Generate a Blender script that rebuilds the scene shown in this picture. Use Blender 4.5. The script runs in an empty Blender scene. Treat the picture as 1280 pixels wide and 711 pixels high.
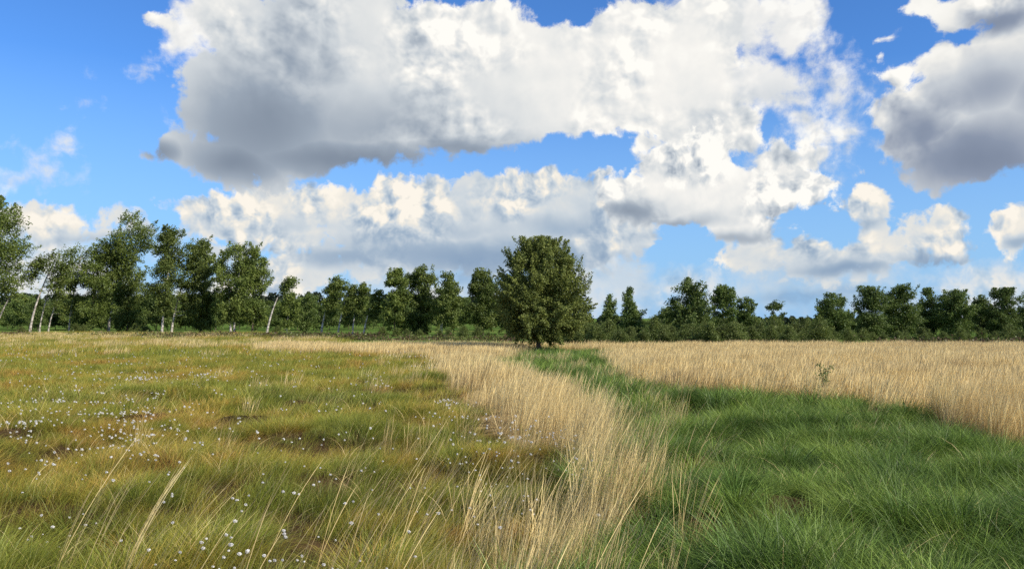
import bpy, math, random
import numpy as np
from mathutils import Vector

# ------------------------------------------------------------------ camera
SC = bpy.context.scene
COL = SC.collection
R = math.radians
CAM_H = 2.2
FPX = 995.0                      # focal length in pixels of a 1280 px wide picture (28 mm on 36 mm)
PITCH = math.atan(42.0 / FPX)    # camera looks slightly up
cam_d = bpy.data.cameras.new('camera')
cam = bpy.data.objects.new('camera', cam_d)
COL.objects.link(cam)
cam.location = (0, 0, CAM_H)
cam.rotation_euler = (R(90) + PITCH, 0, 0)
cam_d.lens = 36.0 * FPX / 1280.0
cam_d.sensor_width = 36.0
cam_d.clip_start = 0.1
cam_d.clip_end = 8000
SC.camera = cam


def ray(px, py):
    """direction of the view ray through a photo pixel (1280x711)"""
    x, y, z = (px - 640) / FPX, 1.0, -(py - 355.5) / FPX
    c, s = math.cos(PITCH), math.sin(PITCH)
    return x, y * c - z * s, y * s + z * c


def ground(px, py, z=0.0):
    x, y, w = ray(px, py)
    t = (z - CAM_H) / w
    return x * t, y * t


# ------------------------------------------------------------------ light
SUN_AZ = R(122)      # clockwise from +Y (the view direction): right and a little behind the camera
SUN_EL = R(34)
SC.view_settings.view_transform = 'Standard'
SC.view_settings.look = 'None'
SC.view_settings.exposure = 0.3
SC.view_settings.gamma = 1.0
SC.view_settings.use_curve_mapping = False
sun_d = bpy.data.lights.new('sun', 'SUN')
sun_d.energy = 5.0
sun_d.angle = R(0.5)
sun_d.color = (1.0, 0.92, 0.79)
sun = bpy.data.objects.new('sun', sun_d)
COL.objects.link(sun)
sdir = Vector((math.sin(SUN_AZ) * math.cos(SUN_EL), math.cos(SUN_AZ) * math.cos(SUN_EL), math.sin(SUN_EL)))
sun.rotation_euler = sdir.to_track_quat('Z', 'Y').to_euler()
sun.location = sdir * 50

SC.cycles.use_adaptive_sampling = True
SC.cycles.adaptive_threshold = 0.008
SC.cycles.use_denoising = False
SC.cycles.max_bounces = 5
SC.cycles.diffuse_bounces = 3
SC.cycles.glossy_bounces = 1
SC.cycles.transmission_bounces = 4
SC.cycles.transparent_max_bounces = 6


# ------------------------------------------------------------------ node helpers
class NT:
    def __init__(s, tree):
        s.t = tree
        s.n = tree.nodes
        s.l = tree.links

    def put(s, sock, v):
        if v is None:
            return
        if isinstance(v, bpy.types.NodeSocket):
            s.l.new(v, sock)
        else:
            sock.default_value = v

    def m(s, op, a, b=None, c=None, clamp=False):
        n = s.n.new('ShaderNodeMath')
        n.operation = op
        n.use_clamp = clamp
        for i, v in enumerate((a, b, c)):
            s.put(n.inputs[i], v)
        return n.outputs[0]

    def v(s, op, a, b=None, c=None, out=0, scale=None):
        n = s.n.new('ShaderNodeVectorMath')
        n.operation = op
        for i, q in enumerate((a, b, c)):
            s.put(n.inputs[i], q)
        if scale is not None:
            s.put(n.inputs['Scale'], scale)
        return n.outputs['Value'] if op in ('LENGTH', 'DOT_PRODUCT', 'DISTANCE') else n.outputs[0]

    def xyz(s, a):
        n = s.n.new('ShaderNodeSeparateXYZ')
        s.put(n.inputs[0], a)
        return n.outputs

    def comb(s, x, y, z=0.0):
        n = s.n.new('ShaderNodeCombineXYZ')
        for i, v in enumerate((x, y, z)):
            s.put(n.inputs[i], v)
        return n.outputs[0]

    def noise(s, vec, scale, detail=2, rough=0.5, dist=0.0, lac=2.0, color=False, dim='3D'):
        n = s.n.new('ShaderNodeTexNoise')
        n.noise_dimensions = dim
        s.put(n.inputs['Vector'], vec)
        s.put(n.inputs['Scale'], scale)
        n.inputs['Detail'].default_value = detail
        n.inputs['Roughness'].default_value = rough
        n.inputs['Lacunarity'].default_value = lac
        n.inputs['Distortion'].default_value = dist
        return n.outputs['Color' if color else 'Fac']

    def voro(s, vec, scale, detail=0, rough=0.5, feature='F1', smooth=0.6, dim='3D'):
        n = s.n.new('ShaderNodeTexVoronoi')
        n.voronoi_dimensions = dim
        n.feature = feature
        s.put(n.inputs['Vector'], vec)
        n.inputs['Scale'].default_value = scale
        n.inputs['Detail'].default_value = detail
        n.inputs['Roughness'].default_value = rough
        if feature == 'SMOOTH_F1':
            n.inputs['Smoothness'].default_value = smooth
        return n.outputs['Distance']

    def ramp(s, f, stops, interp='LINEAR'):
        n = s.n.new('ShaderNodeValToRGB')
        n.color_ramp.interpolation = interp
        e = n.color_ramp.elements
        e[0].position = stops[0][0]
        e[0].color = (*stops[0][1], 1)
        e[1].position = stops[-1][0]
        e[1].color = (*stops[-1][1], 1)
        for p, c in stops[1:-1]:
            q = e.new(p)
            q.color = (*c, 1)
        s.put(n.inputs[0], f)
        return n.outputs[0]

    def mr(s, f, a, b, c=0.0, d=1.0, smooth=False):
        n = s.n.new('ShaderNodeMapRange')
        n.interpolation_type = 'SMOOTHSTEP' if smooth else 'LINEAR'
        for i, v in enumerate((f, a, b, c, d)):
            s.put(n.inputs[i], v)
        return n.outputs[0]

    def mix(s, f, a, b, blend='MIX'):
        n = s.n.new('ShaderNodeMix')
        n.data_type = 'RGBA'
        n.blend_type = blend
        s.put(n.inputs[0], f)
        s.put(n.inputs[6], a if isinstance(a, bpy.types.NodeSocket) else (*a, 1))
        s.put(n.inputs[7], b if isinstance(b, bpy.types.NodeSocket) else (*b, 1))
        return n.outputs[2]


# ------------------------------------------------------------------ sky with cumulus clouds
world = bpy.data.worlds.new('World')
SC.world = world
world.use_nodes = True
W = NT(world.node_tree)
W.n.clear()
wout = W.n.new('ShaderNodeOutputWorld')
wbg = W.n.new('ShaderNodeBackground')
wbg.inputs['Strength'].default_value = 0.1
sky = W.n.new('ShaderNodeTexSky')
sky.sky_type = 'NISHITA'
sky.sun_disc = False
sky.sun_elevation = SUN_EL
sky.sun_rotation = SUN_AZ
sky.air_density = 1.0
sky.dust_density = 0.3
sky.ozone_density = 2.5

tc = W.n.new('ShaderNodeTexCoord')
dx, dy, dz = W.xyz(tc.outputs['Generated'])
az = W.m('ARCTAN2', dx, dy)
hl = W.m('SQRT', W.m('ADD', W.m('MULTIPLY', dx, dx), W.m('MULTIPLY', dy, dy)))
el = W.m('DIVIDE', dz, W.m('MAXIMUM', hl, 0.02))
P0 = W.comb(az, el, 0.0)


def ell(e):
    """an ellipse measured in the photo as (azimuth, tan elevation, radii)"""
    cx, cy, rx, ry = e[:4]
    x, y, z = ray(cx, cy)
    a = math.atan2(x, y)
    h = math.hypot(x, y)
    k = math.cos(a)
    return a, z / h, rx / FPX * k * k, ry / FPX * k


def field(q, ells, k=0.012):
    """distance-like height of a union of ellipses"""
    acc = None
    for e in ells:
        a, v, ra, rv = ell(e)
        d = W.v('MULTIPLY_ADD', q, (1 / ra, 1 / rv, 0), (-a / ra, -v / rv, 0))
        f = W.m('MULTIPLY_ADD', W.v('LENGTH', d), -min(ra, rv), min(ra, rv))
        acc = f if acc is None else W.m('SMOOTH_MAX', acc, f, k)
    return acc


def darkness(q, darks):
    acc = None
    for e in darks:
        a, v, ra, rv = ell(e)
        d = W.v('MULTIPLY_ADD', q, (1 / ra, 1 / rv, 0), (-a / ra, -v / rv, 0))
        g = W.m('MULTIPLY', W.m('POWER', 2.718, W.m('MULTIPLY', W.v('DOT_PRODUCT', d, d), -1.0)), e[4])
        acc = g if acc is None else W.m('MAXIMUM', acc, g)
    return acc


def cloud_noise(seed, freq, warp, k):
    """shared turbulence: warped coordinates, billow height and its slope towards the sun"""
    off = (seed * 3.7, seed * 1.9, 0)
    P = W.v('ADD', P0, off)
    w1 = W.v('SUBTRACT', W.noise(P, freq * 0.45, 1, 0.5, color=True, dim='2D'), (0.5, 0.5, 0.5))
    w2 = W.v('SUBTRACT', W.noise(P, freq * 2.6, 2, 0.55, color=True, dim='2D'), (0.5, 0.5, 0.5))
    wv = W.v('ADD', W.v('SCALE', w1, scale=warp), W.v('SCALE', w2, scale=warp * 0.42))
    q0 = W.v('ADD', P0, wv)

    def hgt(q, det):
        qq = W.v('ADD', q, off)
        b = W.voro(qq, freq * 1.6, 3.0, 0.6, 'F1', dim='2D')
        n = W.noise(qq, freq * 0.9, det, 0.66, dim='2D')
        return W.m('MULTIPLY_ADD', b, -0.45, W.m('MULTIPLY_ADD', n, 2.0, -0.75))
    hn = hgt(q0, 8)

    def rgt(q):
        qq = W.v('ADD', q, off)
        b = W.voro(qq, freq * 2.6, 3.0, 0.55, 'F1', dim='2D')
        n = W.noise(qq, freq * 1.1, 6, 0.55, dim='2D')
        return W.m('MULTIPLY_ADD', b, -0.5, W.m('MULTIPLY', n, 1.5))
    rel = W.m('SUBTRACT', rgt(q0), rgt(W.v('ADD', q0, (0.010, 0.010, 0))))
    msk = W.mr(W.noise(P, freq * 1.1, 1, 0.5, dim='2D'), 0.38, 0.62, 0.15, 1.5)
    rel = W.m('MULTIPLY', rel, msk)
    big = W.m('SUBTRACT', W.noise(P, freq * 0.5, 2, 0.5, dim='2D'), 0.5)
    return q0, hn, rel, big


def layer(below, tex, ells, darks, amp, edge, ramp, relief=0.75, gain=8.15, dens=1.0, base=0.8, bias=0.006, bigk=0.6):
    q0, hn, rel, big = tex
    F = field(q0, ells)
    h = W.m('MULTIPLY_ADD', hn, amp, W.m('ADD', F, bias))
    alpha = W.mr(h, 0.0, edge, 0, 1, smooth=True)
    if dens != 1.0:
        alpha = W.m('MULTIPLY', alpha, dens)
    D = darkness(q0, darks)
    rel2 = W.m('MULTIPLY', rel, W.m('MAXIMUM', W.m('MULTIPLY_ADD', D, -1.5 * relief, relief), 0.1 * relief))
    s = W.m('ADD', base, rel2)
    s = W.m('MULTIPLY_ADD', big, bigk, s)
    s = W.m('SUBTRACT', s, D, clamp=True)
    colr = W.ramp(s, ramp)
    colr = W.v('SCALE', colr, scale=gain)
    return W.mix(alpha, below, colr)


# Blue of the clear sky: the Nishita sky with the deep saturated cast of the photograph
skyc = W.mix(1.0, sky.outputs[0], (0.50, 0.90, 1.42), 'MULTIPLY')
skyc = W.mix(W.mr(el, 0.0, 0.30, 0.9, 0.0), skyc, (2.7, 4.6, 7.1))
RAMP_HI = [(0.0, (0.17, 0.215, 0.29)), (0.3, (0.33, 0.39, 0.47)), (0.6, (0.60, 0.645, 0.685)), (0.82, (0.80, 0.81, 0.80)), (0.93, (0.92, 0.905, 0.865)), (1.0, (1.0, 0.985, 0.93))]
RAMP_DK = [(0.0, (0.13, 0.17, 0.26)), (0.3, (0.26, 0.31, 0.41)), (0.6, (0.56, 0.60, 0.65)), (0.85, (0.88, 0.87, 0.83)), (1.0, (1.0, 0.98, 0.93))]
RAMP_LO = [(0.0, (0.23, 0.34, 0.50)), (0.35, (0.38, 0.48, 0.60)), (0.65, (0.62, 0.68, 0.73)), (0.88, (0.88, 0.84, 0.76)), (1.0, (0.98, 0.92, 0.82))]
RAMP_HOR = [(0.0, (0.27, 0.42, 0.62)), (0.4, (0.44, 0.58, 0.73)), (0.7, (0.62, 0.70, 0.77)), (1.0, (0.88, 0.84, 0.77))]

TEX_A = cloud_noise(1.3, 11.0, 0.030, 1.0)
TEX_B = cloud_noise(5.2, 7.0, 0.034, 1.0)
c = layer(skyc, TEX_A, [(60, 310, 75, 36), (140, 318, 85, 32), (30, 345, 90, 40), (120, 350, 120, 40), (200, 312, 40, 28), (285, 322, 45, 26), (400, 345, 110, 30),
                 (560, 352, 170, 40), (740, 335, 90, 45), (840, 350, 110, 26), (960, 342, 70, 26), (1045, 335, 90, 34), (1200, 350, 150, 28),
                 (900, 372, 300, 24), (300, 372, 300, 26), (1200, 378, 200, 22), (60, 378, 200, 22)],
          [(990, 378, 60, 10, .55), (600, 345, 130, 18, .5), (90, 318, 70, 10, .35), (1100, 368, 60, 8, .35), (200, 345, 60, 14, .35)],
          0.035, 0.035, RAMP_HOR, dens=0.9, base=0.66, bias=0.014, relief=0.9, bigk=1.2)
c = layer(c, TEX_A, [(480, 292, 190, 40), (700, 292, 110, 50), (360, 290, 90, 26), (950, 322, 60, 16), (1010, 312, 60, 20), (330, 258, 62, 26), (285, 268, 70, 24), (420, 270, 100, 34), (520, 262, 90, 36), (620, 258, 80, 44), (700, 255, 85, 40), (770, 290, 50, 36),
              (600, 300, 190, 42), (470, 312, 120, 34), (400, 340, 90, 26), (65, 282, 50, 16), (140, 290, 65, 16), (270, 312, 26, 14),
              (1000, 320, 70, 14), (1045, 325, 80, 24), (1088, 262, 20, 18), (1086, 296, 20, 14), (1175, 298, 56, 36), (1150, 320, 42, 14), (1270, 286, 34, 26)],
          [(600, 322, 190, 24, .66), (430, 326, 80, 14, .5), (700, 290, 80, 20, .4), (560, 290, 60, 14, .3), (1060, 340, 60, 9, .6), (1170, 328, 56, 9, .7), (1275, 302, 30, 10, .6),
           (330, 284, 90, 9, .25), (100, 300, 90, 12, .4), (1083, 285, 16, 10, .45)],
          0.036, 0.010, RAMP_LO, base=0.77, bias=0.012, relief=0.95, bigk=0.6)
c = layer(c, TEX_B, [(900, 36, 120, 64), (985, 50, 64, 70), (960, 110, 70, 60), (985, 160, 85, 34), (1058, 172, 42, 15), (940, 200, 80, 40), (880, 120, 90, 60), (235, 60, 40, 36), (285, 30, 60, 46), (255, 165, 34, 30),
              (1105, 60, 30, 10), (1050, 130, 36, 10), (200, 100, 18, 6), (205, 150, 24, 6), (-5, 214, 42, 17), (40, 208, 42, 14), (86, 190, 20, 18), (45, 229, 24, 5), (1090, 85, 14, 7)],
          [(960, 130, 60, 26, .16), (255, 165, 30, 30, .4), (10, 225, 60, 8, .2), (900, 60, 40, 30, .12)],
          0.070, 0.035, RAMP_HI, base=0.90, bias=0.016, relief=0.8, bigk=0.4, dens=0.96)
c = layer(c, TEX_B, [
              (190, 28, 16, 10), (330, 70, 50, 60), (310, 20, 50, 30), (345, 120, 68, 84), (430, 70, 120, 100), (560, 90, 150, 92), (700, 105, 120, 78), (640, 148, 80, 28), (770, 152, 80, 34), (800, 185, 34, 24), (262, 130, 50, 50), (400, 140, 100, 66), (500, 150, 100, 50),
              (810, 85, 80, 86), (870, 60, 60, 60), (850, 140, 60, 50), (900, 170, 60, 40), (960, 205, 50, 30),
              (290, 192, 56, 34), (330, 198, 80, 24), (430, 176, 150, 34), (530, 170, 100, 30), (590, 155, 60, 30), (270, 150, 44, 34), (330, 150, 80, 60),
              (178, 197, 27, 12), (212, 187, 22, 18)],
          [(330, 160, 130, 90, .70), (300, 202, 100, 40, .74), (430, 198, 210, 34, .76), (570, 186, 120, 20, .64), (375, 80, 70, 100, .44), (450, 160, 150, 60, .50), (620, 175, 50, 14, .4), (380, 90, 60, 60, .3),
           (960, 265, 60, 8, .3), (880, 160, 60, 18, .22),
           (195, 192, 40, 22, .7), (250, 160, 30, 30, .45), (10, 225, 60, 8, .2), (960, 30, 50, 20, .22), (510, 130, 25, 18, .3)],
          0.040, 0.009, RAMP_HI, base=0.87, bias=0.011, relief=0.85, bigk=0.35)
c = layer(c, TEX_B, [(1200, 25, 62, 40), (1180, 90, 50, 40), (1140, 145, 44, 26), (1230, 110, 100, 70), (1180, 165, 60, 40), (1260, 165, 90, 52), (1210, 205, 62, 18), (1300, 60, 80, 150),
              (1105, 80, 13, 10), (1130, 100, 22, 16), (1150, 10, 34, 24), (1095, 60, 14, 8)],
          [(1240, 200, 140, 60, .74), (1160, 165, 70, 46, .62), (1230, 120, 90, 40, .50), (1250, 35, 60, 22, .62), (1200, 130, 70, 40, .5), (1180, 55, 40, 16, .35), (1300, 130, 50, 60, .5)],
          0.040, 0.009, RAMP_DK, base=0.92, bias=0.010, bigk=0.4, relief=0.9)
c = layer(c, TEX_A, [(838, 212, 52, 38), (890, 196, 34, 36), (786, 245, 42, 30), (830, 248, 70, 30), (900, 245, 80, 34), (965, 240, 64, 30), (1012, 226, 30, 20), (925, 284, 70, 16), (880, 222, 50, 40)],
          [(785, 262, 50, 15, .72), (845, 272, 60, 10, .6), (925, 296, 80, 10, .55), (960, 262, 60, 7, .25)],
          0.034, 0.008, RAMP_HI, base=0.93, relief=1.15, bias=0.008, bigk=0.5)
# the rest of the sky, beside and behind the camera: a plain scatter of the same clouds
wbg.inputs['Strength'].default_value = 0.1
W.l.new(c, wbg.inputs['Color'])
wbg2 = W.n.new('ShaderNodeBackground')
wbg2.inputs['Strength'].default_value = 0.1
pc = W.v('DIVIDE', tc.outputs['Generated'], W.comb(W.m('ADD', W.m('ABSOLUTE', dz), 0.15), W.m('ADD', W.m('ABSOLUTE', dz), 0.15), 1.0))
n2 = W.noise(pc, 1.6, 4, 0.6, dim='2D')
c2 = W.mix(W.mr(n2, 0.5, 0.6, 0, 1), skyc, (7.5, 7.4, 7.1))
W.l.new(c2, wbg2.inputs['Color'])
wmix = W.n.new('ShaderNodeMixShader')
inside = W.m('MULTIPLY', W.m('LESS_THAN', W.m('ABSOLUTE', az), 0.95), W.m('MULTIPLY', W.m('GREATER_THAN', el, -0.01), W.m('LESS_THAN', el, 0.62)))
W.l.new(inside, wmix.inputs[0])
W.l.new(wbg2.outputs[0], wmix.inputs[1])
W.l.new(wbg.outputs[0], wmix.inputs[2])
W.l.new(wmix.outputs[0], wout.inputs[0])
world.cycles.sampling_method = 'NONE'


# ------------------------------------------------------------------ helpers
def tag(o, label=None, cat=None, group=None, kind=None):
    if label:
        o['label'] = label
    if cat:
        o['category'] = cat
    if group:
        o['group'] = group
    if kind:
        o['kind'] = kind
    return o


_tab = np.random.RandomState(7).rand(256, 256)


def vnoise(x, y):
    xi, yi = np.floor(x).astype(int), np.floor(y).astype(int)
    fx, fy = x - xi, y - yi
    fx, fy = fx * fx * (3 - 2 * fx), fy * fy * (3 - 2 * fy)
    a, b = _tab[xi & 255, yi & 255], _tab[(xi + 1) & 255, yi & 255]
    c_, d = _tab[xi & 255, (yi + 1) & 255], _tab[(xi + 1) & 255, (yi + 1) & 255]
    return (a * (1 - fx) + b * fx) * (1 - fy) + (c_ * (1 - fx) + d * fx) * fy


def fbm(x, y, s, o=3):
    r, a, t = 0, 1.0, 0
    for i in range(o):
        r = r + a * vnoise(x * s + 17.3 * i, y * s + 9.1 * i)
        t += a
        a *= 0.5
        s *= 2.03
    return r / t


def height(x, y):
    x = np.asarray(x, float)
    y = np.asarray(y, float)
    d = np.hypot(x, y)
    near = np.clip((60 - d) / 40, 0, 1)
    return 0.62 * (fbm(x + 40, y + 11, 0.75, 2) - 0.5) * near + 0.10 * (fbm(x, y, 2.1, 2) - 0.5) * near + 0.35 * (fbm(x + 9, y, 0.06, 2) - 0.5) * np.clip((d - 6) / 30, 0, 1)


def mesh_obj(name, V, F, mat, parent=None, smooth=False, attrs=None, link=True):
    """V (n,3), F (m,k) with k constant"""
    V = np.ascontiguousarray(V, np.float32)
    F = np.ascontiguousarray(F, np.int32)
    me = bpy.data.meshes.new(name)
    me.vertices.add(len(V))
    me.vertices.foreach_set('co', V.ravel())
    k = F.shape[1]
    me.loops.add(F.size)
    me.loops.foreach_set('vertex_index', F.ravel())
    me.polygons.add(len(F))
    me.polygons.foreach_set('loop_start', np.arange(len(F), dtype=np.int32) * k)
    if smooth:
        me.polygons.foreach_set('use_smooth', np.ones(len(F), bool))
    me.update(calc_edges=True)
    me.validate()
    for an, (tp, dom, data) in (attrs or {}).items():
        at = me.attributes.new(an, tp, dom)
        at.data.foreach_set('vector' if tp == 'FLOAT_VECTOR' else 'value', np.ascontiguousarray(data).ravel())
    if mat:
        me.materials.append(mat)
    o = bpy.data.objects.new(name, me)
    if link:
        COL.objects.link(o)
    if parent:
        o.parent = parent
    return o


def pix(x, y):
    """photo pixel of ground points, used only to measure where the zones of the field lie"""
    c_, s = math.cos(PITCH), math.sin(PITCH)
    z = -CAM_H
    yc = y * c_ + z * s
    zc = -y * s + z * c_
    yc = np.maximum(yc, 0.2)
    return 640 + FPX * x / yc, 355.5 - FPX * zc / yc


def inpoly(px, py, poly):
    ins = np.zeros(px.shape, bool)
    n = len(poly)
    for i in range(n):
        x1, y1 = poly[i]
        x2, y2 = poly[(i + 1) % n]
        if y1 == y2:
            continue
        cnd = ((y1 > py) != (y2 > py)) & (px < (x2 - x1) * (py - y1) / (y2 - y1) + x1)
        ins ^= cnd
    return ins


GREEN = [(585, 464), (630, 449), (655, 439.5), (700, 438), (756, 440), (768, 458), (785, 478), (850, 496), (1000, 507), (1150, 531), (1290, 562), (1700, 640), (2600, 900), (2600, 3000),
         (640, 3000), (715, 800), (720, 712), (728, 680), (736, 640), (744, 600), (750, 560), (742, 534), (700, 510), (660, 494), (626, 480)]
STRIP = [(540, 452), (556, 485), (590, 522), (650, 560), (712, 592), (724, 640), (660, 690), (560, 740), (480, 800), (380, 1200), (380, 3000),
         (640, 3000), (715, 800), (720, 712), (728, 680), (736, 640), (744, 600), (750, 560), (742, 534), (700, 510), (660, 494), (626, 480), (590, 464), (640, 448), (640, 440), (540, 440)]
BACK = [(330, 436), (420, 438), (540, 436), (2600, 436), (2600, 700), (1700, 645), (1290, 564), (1150, 533), (1000, 509), (850, 498), (785, 480), (766, 462), (750, 446), (700, 448),
        (640, 456), (560, 456), (540, 448), (430, 444), (330, 442)]


rng0 = np.random.RandomState(77)


def zones(x, y):
    """0 bog, 1 green grass, 2 straw strip, 3 straw field behind, 4 meadow and scrub beyond"""
    px, py = pix(x, y)
    d = np.maximum(y, 4)
    j = 520.0 / d
    jx = (fbm(x, y, 0.7, 3) - 0.5) * j * 3.0 + (rng0.rand(*x.shape) - 0.5) * j * 0.9
    jy = (fbm(x + 31, y + 7, 0.7, 3) - 0.5) * j * 0.7 * np.clip(d / 30, 0.5, 1)
    qx, qy = px + jx, py + jy
    z = np.zeros(x.shape, int)
    z[inpoly(qx, qy, BACK)] = 3
    z[inpoly(qx, qy, STRIP)] = 2
    z[inpoly(qx, qy, GREEN)] = 1
    far = (y > 112 + 6 * (fbm(x, y, 0.2, 2) - .5)) | ((px > 420) & (py < 434.5)) | ((px > 330) & (px <= 420) & (py < 424))
    z[far] = 4
    return z


# ------------------------------------------------------------------ materials
def material(name):
    m = bpy.data.materials.new(name)
    m.use_nodes = True
    t = NT(m.node_tree)
    t.n.clear()
    out = t.n.new('ShaderNodeOutputMaterial')
    return m, t, out


def attr(t, name):
    n = t.n.new('ShaderNodeAttribute')
    n.attribute_name = name
    return n.outputs['Fac']


def leafy(t, out, col, trans=0.35, gloss=0.05, rough=0.45, tcol=None):
    d = t.n.new('ShaderNodeBsdfDiffuse')
    tr = t.n.new('ShaderNodeBsdfTranslucent')
    g = t.n.new('ShaderNodeBsdfGlossy')
    g.inputs['Roughness'].default_value = rough
    t.put(d.inputs[0], col)
    t.put(tr.inputs[0], tcol if tcol is not None else col)
    m1 = t.n.new('ShaderNodeMixShader')
    m1.inputs[0].default_value = trans
    t.l.new(d.outputs[0], m1.inputs[1])
    t.l.new(tr.outputs[0], m1.inputs[2])
    m2 = t.n.new('ShaderNodeMixShader')
    m2.inputs[0].default_value = gloss
    t.l.new(m1.outputs[0], m2.inputs[1])
    t.l.new(g.outputs[0], m2.inputs[2])
    t.l.new(m2.outputs[0], out.inputs[0])


def wpos(t):
    g = t.n.new('ShaderNodeNewGeometry')
    return g.outputs['Position']


def orand(t):
    g = t.n.new('ShaderNodeObjectInfo')
    return g.outputs['Random']


def patch_colour(t, P, kind):
    if kind == 'bog':
        a = t.noise(P, 0.22, 3, 0.6)
        b = t.noise(P, 1.1, 4, 0.65)
        f = t.m('ADD', t.m('MULTIPLY', a, 0.65), t.m('MULTIPLY', b, 0.50))
        f = t.m('ADD', f, t.m('MULTIPLY', t.m('SUBTRACT', orand(t), 0.5), 0.14))
        c1 = t.ramp(f, [(0.42, (0.085, 0.145, 0.020)), (0.55, (0.20, 0.26, 0.030)), (0.63, (0.36, 0.30, 0.042)), (0.71, (0.48, 0.26, 0.068)), (0.81, (0.34, 0.14, 0.045))])
        return c1
    if kind == 'green':
        f = t.m('ADD', t.noise(P, 0.8, 3, 0.6), t.m('MULTIPLY', t.m('SUBTRACT', orand(t), 0.5), 0.3))
        return t.ramp(f, [(0.3, (0.052, 0.115, 0.020)), (0.5, (0.108, 0.198, 0.030)), (0.70, (0.22, 0.30, 0.046))])
    f = t.noise(P, 0.35, 3, 0.6)
    return t.ramp(f, [(0.3, (0.46, 0.325, 0.145)), (0.5, (0.67, 0.51, 0.225)), (0.7, (0.78, 0.63, 0.31))])


def grass_material(name, kind, trans, basec=None, tipc=None, var=(0.45, 1.5)):
    m, t, out = material(name)
    P = wpos(t)
    c_ = patch_colour(t, P, kind)
    h = attr(t, 'along')
    r = attr(t, 'tint')
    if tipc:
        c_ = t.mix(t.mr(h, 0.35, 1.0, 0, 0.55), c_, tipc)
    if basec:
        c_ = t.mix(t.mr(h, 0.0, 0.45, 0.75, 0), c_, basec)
    ro = orand(t)
    br = t.m('MULTIPLY', t.mr(r, 0, 1, *var), t.mr(ro, 0, 1, 0.85, 1.15))
    c_ = t.v('SCALE', c_, scale=br)
    leafy(t, out, c_, trans, 0.03, 0.5)
    return m


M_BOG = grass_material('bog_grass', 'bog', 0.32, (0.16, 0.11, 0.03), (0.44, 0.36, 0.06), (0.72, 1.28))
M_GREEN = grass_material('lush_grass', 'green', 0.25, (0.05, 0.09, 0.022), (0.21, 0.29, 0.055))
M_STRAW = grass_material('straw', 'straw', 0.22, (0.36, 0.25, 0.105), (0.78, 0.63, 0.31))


def ground_material():
    m, t, out = material('heath_soil')
    P = wpos(t)
    x, y, z = t.xyz(P)
    f = t.noise(P, 1.1, 6, 0.65)
    soil = t.ramp(f, [(0.3, (0.022, 0.014, 0.009)), (0.5, (0.050, 0.032, 0.016)), (0.7, (0.10, 0.065, 0.028))])
    meadow = t.ramp(t.noise(P, 0.05, 4, 0.6), [(0.3, (0.060, 0.115, 0.024)), (0.55, (0.10, 0.155, 0.034)), (0.75, (0.20, 0.20, 0.065))])
    k = attr(t, 'meadow')
    c_ = t.mix(k, soil, meadow)
    zs = attr(t, 'straw')
    c_ = t.mix(zs, c_, (0.34, 0.24, 0.11))
    bsdf = t.n.new('ShaderNodeBsdfDiffuse')
    t.put(bsdf.inputs[0], c_)
    bump = t.n.new('ShaderNodeBump')
    bump.inputs['Strength'].default_value = 0.8
    bump.inputs['Distance'].default_value = 0.08
    t.put(bump.inputs['Height'], t.noise(P, 9.0, 4, 0.6))
    t.l.new(bump.outputs[0], bsdf.inputs['Normal'])
    t.l.new(bsdf.outputs[0], out.inputs[0])
    return m


# ------------------------------------------------------------------ ground: one sheet to the horizon
def axis(lo, hi, step, far, g=1.12):
    a = list(np.arange(lo, hi, step))
    s = step
    while a[-1] < far:
        s *= g
        a.append(a[-1] + s)
    s = step
    while a[0] > -far:
        s *= g
        a.insert(0, a[0] - s)
    return np.array(a)


gx = axis(-26, 26, 0.2, 4200)
gy = axis(2, 46, 0.2, 4200)
GX, GY = np.meshgrid(gx, gy)
fx, fy = GX.ravel(), GY.ravel()
fz = height(fx, fy)
nx, ny = len(gx), len(gy)
idx = np.arange(nx * ny).reshape(ny, nx)
F = np.stack([idx[:-1, :-1], idx[:-1, 1:], idx[1:, 1:], idx[1:, :-1]], -1).reshape(-1, 4)
zz = zones(fx, fy)
mead = np.clip((fy - 112) / 6, 0, 1) * 1.0
mead[zz == 4] = 1
ground_o = mesh_obj('ground', np.stack([fx, fy, fz], -1), F, ground_material(), smooth=True,
                    attrs={'meadow': ('FLOAT', 'POINT', mead.astype(np.float32)), 'straw': ('FLOAT', 'POINT', ((zz == 2) | (zz == 3)).astype(np.float32))})
tag(ground_o, 'peaty heath ground running out to green meadows', 'ground', kind='structure')


# ------------------------------------------------------------------ grass clumps
PROTO = {}


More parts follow.
